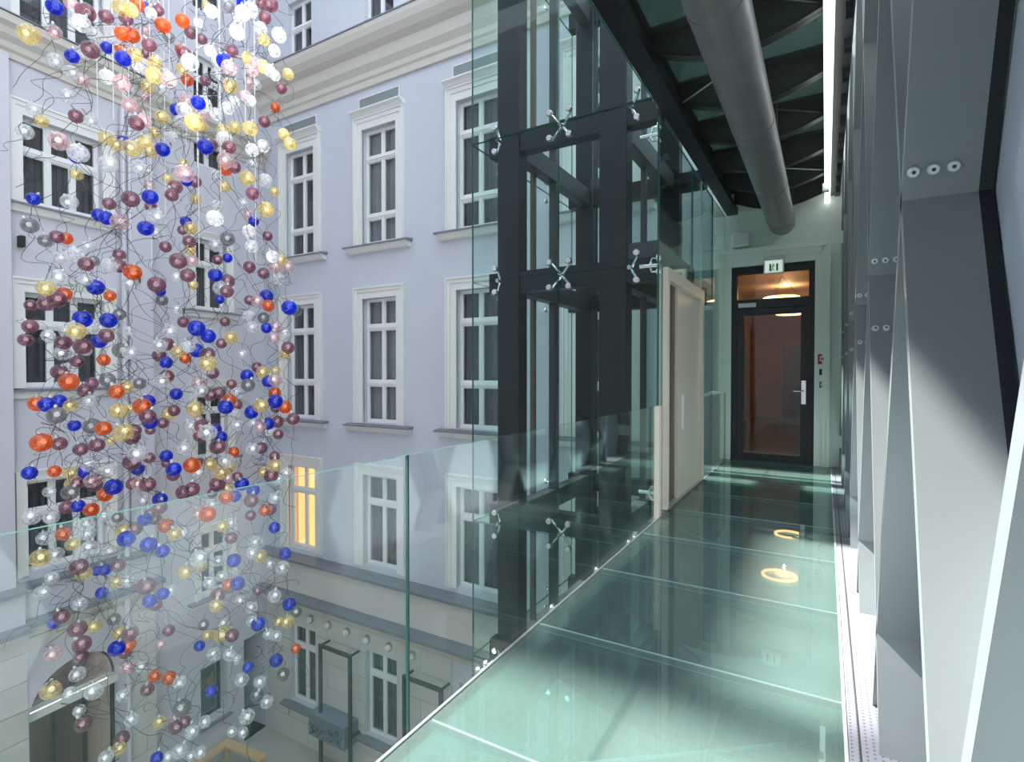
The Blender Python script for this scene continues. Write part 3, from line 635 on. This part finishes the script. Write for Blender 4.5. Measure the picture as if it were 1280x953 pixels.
# ------------------------------------------------------------------ right side: diagonal lattice of steel plates before a glazed wall
XT, XB, SL, N0, DN, NZ = .18, .345, .45, 1.88, 1.35, 1.88
la = empty('steel_lattice', (XT, 0, 0)); tag(la, 'grey lattice screen of crossed deep steel plates beside the bridge', 'screen')
za, zb = -.75, 4.7
for k in range(-2, 7):
    for s_ in (-1, 1):
        yn = N0+DN*k
        ya, yb = yn+s_*SL*(za-NZ), yn+s_*SL*(zb-NZ)
        # clip at the end wall
        z1, z2 = za, zb
        if max(ya, yb) > YF-.04:
            if s_ > 0: z2 = NZ+(YF-.04-yn)/SL; yb = YF-.04
            else: z1 = NZ-(YF-.04-yn)/SL; ya = YF-.04
        if z2-z1 < .3: continue
        d = Vector((0, yb-ya, z2-z1)).normalized(); nn = Vector((0, d.z, -d.y))*.02
        mb = MB(); q = [(Vector((0, ya, z1)), Vector((0, yb, z2)))]
        P = [(0, ya-nn.y, z1-nn.z), (0, ya+nn.y, z1+nn.z), (0, yb+nn.y, z2+nn.z), (0, yb-nn.y, z2-nn.z)]
        Q = [(XB-XT, a, b) for _, a, b in P]; mb.v = P+Q
        mb.face((0, 1, 2, 3), 1); mb.face((7, 6, 5, 4), 0)
        for e in range(4): mb.face((e, (e+1) % 4, 4+(e+1) % 4, 4+e), 0)
        pl = mb.build('diagonal_plate', ['steel_plate', 'lit_plate_edge'], la)
        g2 = MB(); g2.v = [(XB-XT, a, b) for _, a, b in P]+[(XB-XT+.03, a, b) for _, a, b in P]
        for f in ((0,1,2,3), (7,6,5,4), (0,1,5,4), (1,2,6,5), (2,3,7,6), (3,0,4,7)): g2.face(f)
        g2.build('gasket', 'black_steel', pl)
    # bolt heads just above and below each crossing
    for s_, dz in (((-1, .075),) if k == 0 else ((-1, .075), (1, -.28))):
        if not (0 <= k): continue
        for b in range(3):
            x = .022+b*.043; z = NZ+dz; y = N0+DN*k+s_*SL*dz
            if y > YF-.1: continue
            nrm = Vector((0, -1, s_*SL)).normalized(); c = Vector((x, y, z))+nrm*.019
            bo = MB().disc(c, nrm, .015, .012, 14).build('bolt', 'alu', la, True); MB().disc(c+nrm*.0115, nrm, .005, .002, 8).build('socket', 'black_plastic', bo)
wr = empty('wall_right', (XB+.035, 0, 0)); tag(wr, 'glazed wall, pale reflection in its colour, behind the steel lattice', 'wall', kind='structure')
for k in range(-2, 8):
    MB().box(0, .02, N0+DN*(k-.5)+.004, N0+DN*(k+.5)-.004 if N0+DN*(k+.5) < YF else YF-.01, -.6, 4.5).build('glass_panel', 'reflection_panel', wr) if N0+DN*(k-.5) < YF-.1 else None
MB().box(.03, .3, -6, YF, ZG, ZT).build('building_face', 'plaster', wr)

# ------------------------------------------------------------------ hanging cloud of blown glass balls
FW = Vector((-math.sin(YAW)*math.cos(PITCH), math.cos(YAW)*math.cos(PITCH), -math.sin(PITCH))); RT = Vector((math.cos(YAW), math.sin(YAW), 0)); UP = RT.cross(FW)
BALLS = []
def batch(sc_, oy, txt):
    for it in txt.split():
        x, y, c = it.split(','); BALLS.append((float(x)/sc_, float(y)/sc_+oy, c))
batch(3.368, 0, """230,30,b 120,145,y 300,15,k 325,70,c 360,52,p 345,100,c 228,135,k 400,152,w 447,70,p 450,200,b 303,237,b 360,220,w 380,210,p 478,150,w 510,32,y 550,42,y
578,18,o 530,78,p 515,142,o 553,147,o 508,205,o 518,247,b 612,32,b 635,55,c 665,42,p 615,130,k 685,107,o 768,87,o 710,155,g 835,97,c 890,48,w 870,25,y 803,137,p 850,165,p
965,30,g 1025,18,b 1022,55,w 1055,40,c 1000,90,c 998,135,w 1105,15,p 1138,18,p 1115,75,p 1098,120,c 1110,167,y 1175,148,c 1155,215,c 570,232,y 590,272,w 628,190,p 615,225,p
660,255,c 650,265,y 758,210,o 775,225,p 885,215,c 800,262,c 765,290,y 978,215,p 920,260,c 945,258,b 965,285,k 1045,245,y 1075,265,k 1060,295,k 1108,280,y 1135,298,c 1158,318,c
1213,312,y 232,255,c 300,305,c 348,340,k 285,405,c 452,325,w 512,350,k 540,382,c 648,318,y 620,365,y 685,372,c 712,335,k 788,337,o 865,340,p 915,315,c 1048,350,k 1078,358,c
972,362,y 1185,372,p 1055,425,w 1035,405,k 1160,452,o 985,430,c 960,455,c 610,412,k 565,455,k 545,440,k 835,433,b 855,440,c 785,425,k 775,465,c 742,462,b 680,493,y 695,495,c
760,512,w 835,485,k 818,515,y 853,532,y 885,475,k 910,480,c 990,535,y 940,550,y 1053,540,y 1113,512,p 945,585,w 965,620,p 865,618,b 890,610,p 1062,632,c 1108,615,c 1062,690,c
1195,565,y 1222,605,y 140,460,c 175,510,y 320,490,p 383,510,c 105,555,c 248,595,k 330,645,w 320,660,b 447,582,y 490,610,y 523,603,b 555,625,y 575,520,p 603,508,k 653,560,y
610,595,y 632,635,y 685,630,b 723,577,w 455,690,c 323,735,y 585,705,c 627,733,w 773,690,y 775,730,k 785,762,b 822,765,p 708,752,y 738,787,p 723,822,p 825,837,y 550,838,p
460,858,p 632,830,b 635,870,p 628,780,k 656,910,c 140,838,b 292,850,c 415,905,b 447,918,b 503,935,k 908,735,w 945,785,y 950,675,k 950,712,o 985,703,p 1040,750,y 1063,815,p
1117,762,w 1155,808,y 1120,882,y 1025,858,c 913,868,w 905,920,w 1045,905,k 1068,932,b 783,935,b""")
batch(3.368, 270, """125,40,g 240,88,p 278,95,o 190,105,g 250,175,c 375,128,c 315,163,w 362,203,p 395,190,g 460,210,w 503,165,p 500,210,p 558,237,o 613,52,b 660,75,c 768,60,p
803,50,y 697,130,p 800,143,y 797,108,p 810,190,k 750,190,p 908,125,c 958,98,g 958,177,b 917,185,p 1048,65,w 1060,128,c 1127,85,p 1148,172,w 1182,187,y 1160,215,k 1213,215,k
1050,215,p 1110,242,p 1170,265,w 907,250,b 958,275,p 928,303,c 955,318,p 790,250,p 812,290,y 745,260,c 660,290,p 675,318,b 683,355,g 550,283,c 355,268,c 243,260,c 192,305,y
268,330,o 240,352,p 402,300,b 463,337,o 925,352,b 1050,355,p 1085,360,k 1122,338,b 1130,378,o 1218,387,b 1245,398,g 130,377,p 195,370,p 127,465,p 107,522,p 347,435,b 377,465,w
457,440,b 503,415,g 203,505,c 282,483,c 322,485,y 447,505,p 418,527,b 267,533,p 265,577,c 347,550,p 360,567,c 545,485,w 745,395,c 773,447,p 720,485,c 828,473,b 877,507,b
972,512,y 932,537,p 947,445,p 1048,423,w 1062,470,c 1110,430,g 1122,472,b 1160,467,k 1155,512,k 1200,495,c 1213,555,p 1200,580,y 1020,583,c 512,567,g 547,577,c 670,547,c
703,540,p 670,587,p 793,550,w 828,567,b 780,600,o 750,570,y 873,582,p 700,618,b 875,620,y 872,645,c 897,662,p 437,607,o 325,613,p 292,640,w 250,658,p 290,698,o 452,690,g
387,705,p 360,735,p 380,780,c 490,740,o 530,720,y 588,706,g 703,675,p 678,697,c 705,682,y 742,750,b 838,705,k 845,738,c 885,755,p 922,745,p 965,777,o 950,805,b 995,795,p
975,708,p 1040,673,b 1045,713,g 1082,637,p 1107,660,y 1160,652,y 1130,697,b 1157,747,o 1160,782,b 1160,810,p 1200,805,o 1098,800,y 1058,827,b 990,832,w 998,745,c 823,812,y
622,782,b 598,802,o 550,810,y 500,820,y 622,845,p 633,870,b 633,902,p 685,872,p 708,838,y 733,820,p 157,790,o 197,795,b 250,780,b 297,800,y 238,840,g 313,883,b 387,885,g
435,895,o 520,910,y 560,930,p 563,905,p 835,858,k 850,885,p 808,887,c 845,925,p 908,900,b 930,932,b 875,912,c 1000,883,c 1065,875,c 1097,888,k 1130,875,b 1168,867,p 1235,855,p
1137,910,w 1172,920,p 1158,690,k""")
batch(3.2, 540, """165,43,o 203,33,k 237,47,p 118,165,b 218,158,o 322,70,p 387,53,p 445,35,y 528,27,p 528,122,p 598,105,p 551,150,b 550,88,c 665,97,b 667,125,p 693,173,p 695,150,b
735,65,c 280,165,y 285,208,y 340,160,b 360,130,c 435,155,c 370,195,k 378,213,p 280,243,g 310,205,p 197,240,c 267,303,p 312,297,b 365,312,o 455,220,b 420,252,o 530,208,p 590,210,p
560,210,k 575,275,c 640,270,b 640,303,p 600,330,p 580,350,b 620,350,p 675,370,p 660,375,o 697,410,y 737,403,c 205,342,c 128,340,c 252,410,o 345,370,c 350,405,c 420,335,c
470,343,g 180,425,c 290,450,y 160,505,y 223,492,c 360,463,c 432,478,c 490,395,y 540,388,p 505,428,b 595,452,b 650,478,b 205,585,c 168,643,c 315,540,p 335,567,y 387,557,b
420,552,b 473,535,p 467,600,y 512,598,c 408,645,b 585,617,p 600,677,b 652,648,b 622,692,p 685,635,c 740,563,y 735,243,p 768,230,p 768,133,o 798,128,p 840,130,y 800,162,c
850,245,p 868,210,p 885,165,y 912,185,k 908,228,y 905,260,o 940,258,b 920,140,y 905,118,c 935,80,o 870,60,p 1010,70,c 1045,65,p 1098,98,p 1053,160,y 1085,175,p 1097,135,y
1113,193,c 1145,167,c 968,210,b 1013,235,b 950,180,p 1005,275,p 1098,265,c 1060,315,o 1082,310,p 1003,335,p 830,330,o 800,325,k 850,290,c 890,380,y 925,425,p 925,365,c
1098,383,b 1022,443,c 1010,485,c 1040,497,y 1140,488,b 1080,530,c 1130,545,c 790,485,g 805,535,y 795,507,c 875,517,c 935,515,b 888,578,c 840,603,c 915,613,o 950,608,b 872,652,p
865,697,y 963,675,c 1005,703,c 1030,637,p 1097,657,c 1157,690,b 1185,720,g 1010,758,c 1032,770,b 1075,810,c 1107,817,c 1115,760,y 1150,760,y 815,772,g 895,765,c 830,815,y
885,810,y 928,815,p 798,857,b 855,890,c 918,893,c 945,910,c 993,942,b 1183,868,o 1105,915,b 215,765,b 245,740,p 318,690,c 310,788,p 375,778,y 457,750,g 477,805,y 520,810,p
467,867,b 515,855,o 500,880,p 213,888,k 328,850,p 325,900,p 675,795,p 645,850,k""")
batch(3.2, 680, """202,587,y 310,522,c 280,597,c 375,590,c 318,668,c 335,718,p 493,607,c 513,495,k 567,492,c 590,583,p 618,530,o 677,537,o 720,555,c 845,590,b 967,545,c 1040,553,c
1028,607,g 1068,632,c 1132,522,g 527,705,c 488,778,p 475,820,y 425,855,c 637,715,y 728,657,g 703,735,p 738,713,p 705,695,k 767,753,c 820,712,c 988,692,c 928,752,c 972,755,c
803,835,c 720,830,c 675,852,c 627,857,b 765,850,c""")
CF, CR = 6.3, 1.75
PTS = []
for x, y, c in BALLS:
    rx, ry = (x-640)/FPX, (476.5-y)/FPX
    # chord of the round cloud along this line of sight (plan view)
    cx = (195-640)/FPX*CF
    A_ = rx*rx+1; B_ = -2*(rx*cx+CF); C_ = cx*cx+CF*CF-CR*CR; D_ = B_*B_-4*A_*C_
    mid = -B_/(2*A_); half = math.sqrt(max(D_, 0))/(2*A_)*.9
    for tries in range(25):
        f = mid+rnd.uniform(-1, 1)*half
        p = Vector((0, 0, EYE))+(FW+RT*rx+UP*ry)*f
        if all((p-q[0]).length > .175 for q in PTS): break
    PTS.append((p, c, f))
order = sorted(range(len(PTS)), key=lambda i: PTS[i][2]); big = set(order[:300])
RB = .078
BM = {}
for k in BEAD:
    BM[k] = (MB().sphere((0,0,0), RB, 18, 12, .96).mesh('glass_ball', 'bead_'+k, True), )
core_me = MB().sphere((.012, -.012, .004), .024, 10, 7).mesh('inner_bubble', 'bubble_glow', True)
cap_me = MB().tube([(0,0,.070), (0,0,.098)], [.016, .010], 8).mesh('cap', 'alu', True)
def wire_path(p, tgt):
    n_ = 15; d = tgt-p; L = max(d.length, .12); out = []
    side = Vector((rnd.uniform(-1,1), rnd.uniform(-1,1), rnd.uniform(-.4,.4))); ph, fr_ = rnd.uniform(0, 6.28), rnd.uniform(.6, 1.6)
    side2 = Vector((rnd.uniform(-1,1), rnd.uniform(-1,1), rnd.uniform(-.6,.6)))
    for k in range(n_+1):
        t = k/n_; env = math.sin(math.pi*t)
        out.append(p+d*t+side*env*.13*math.sin(ph+fr_*6.28*t)+side2*env*.10*math.cos(1.7*ph+fr_*9*t))
    return out
def nearest_up(i):
    p = PTS[i][0]; best = None
    cand = sorted(((PTS[j][0]-p).length, j) for j in range(len(PTS)) if j != i and PTS[j][0].z > p.z-.05)
    cand = [c for c in cand if .15 < c[0] < 1.1 and (PTS[c[1]][0]-p).xy.length < .75*c[0]][:4]
    if not cand: return p+Vector((rnd.uniform(-.2,.2), rnd.uniform(-.2,.2), .5))
    return PTS[rnd.choice(cand)[1]][0]-Vector((0, 0, RB*.8))
rest = MB(); rest_core = MB(); rest_wire = MB(); CK = list(BEAD); rest_mi = []
st = empty('distant_glass_balls', (0,0,0))
for i, (p, c, f) in enumerate(PTS):
    tgt = nearest_up(i); a = p+Vector((0, 0, RB*.9))
    path = wire_path(a, tgt); w_r = .0026
    extra = None
    if rnd.random() < .25: extra = wire_path(p-Vector((0,0,RB*.8)), p+Vector((rnd.uniform(-.35,.35), rnd.uniform(-.35,.35), -rnd.uniform(.25,.6))))
    if i in big:
        nm = BEAD[c][0]; t = empty('glass_pendant', p); t.rotation_euler = (rnd.uniform(-.5,.5), rnd.uniform(-.5,.5), rnd.uniform(0,6.28))
        s_ = rnd.uniform(.82, 1.12)*(1.0 if c != 'w' else 1.05)
        near = sorted((((BALLS[j][0]-BALLS[i][0])**2+(BALLS[j][1]-BALLS[i][1])**2), BALLS[j][2]) for j in range(len(BALLS)) if j != i)
        cs3 = [BEAD[near[q][1]][0].split()[-1] for q in range(3)]
        tag(t, nm+' blown glass ball '+('right against %s, near %s and %s one' if near[0][0] < 260 else 'hanging apart, nearest %s, %s and %s one') % tuple(('an ' if q[0] in 'ao' else 'a ')+q for q in cs3), 'pendant', nm+' glass balls in the hanging cloud')
        b_ = inst('glass_ball', BM[c][0], t); b_.scale = (s_, s_, s_)
        inst('inner_bubble', core_me, b_) if c in 'bopkcyg' else None
        inst('cap', cap_me, t)
        mb = MB(); mb.tube(path, w_r, 4, False)
        if extra: mb.tube(extra, w_r, 4, False)
        inv = (Matrix.Translation(p) @ t.rotation_euler.to_matrix().to_4x4()).inverted()
        mb.v = [tuple(inv @ Vector(q)) for q in mb.v]
        inst('wire', mb.mesh('wire', 'wire', recalc=False), t)
    else:
        s_ = rnd.uniform(.82, 1.12); k0 = len(rest.f); rest.sphere(p, RB*s_, 14, 10); rest.mi[k0:] = [CK.index(c)]*(len(rest.f)-k0)
        if c in 'bopkcyg': rest_core.sphere(p+Vector((.01, -.012, .01)), .026, 8, 6)
        rest_wire.tube(path, w_r, 4, False)
        if extra: rest_wire.tube(extra, w_r, 4, False)
def fixmi(mb): mb.mi = (mb.mi+[0]*len(mb.f))[:len(mb.f)]; return mb
tag(st, 'farther glass balls of many colours at the back of the pendant cloud', 'pendants', kind='stuff')
for mb, nm, ms in ((rest, 'balls', ['bead_'+k for k in CK]), (rest_core, 'inner_bubbles', 'bubble_glow'), (rest_wire, 'wires', 'wire')):
    o = fixmi(mb).build(nm, ms, st, nm != 'wires'); o['kind'] = 'stuff'
for px, py in ((122, 150), (142, 150), (155, 240), (163, 300), (176, 75), (207, 280), (212, 110), (233, 200), (247, 210), (249, 330), (307, 160), (320, 330), (276, 240), (190, 330)):
    rx, ry = (px-640)/FPX, (476.5-py)/FPX; f = CF*(.9+.25*rnd.random()); p = Vector((0,0,EYE))+(FW+RT*rx+UP*ry)*f
    o = MB().tube([(0, 0, 0), (0, 0, 12-p.z)], .0055, 5).build('suspension_cable', 'white_cord', None, loc=p); tag(o, 'thin white suspension cable of the pendant cloud', 'cable', 'white suspension cables')
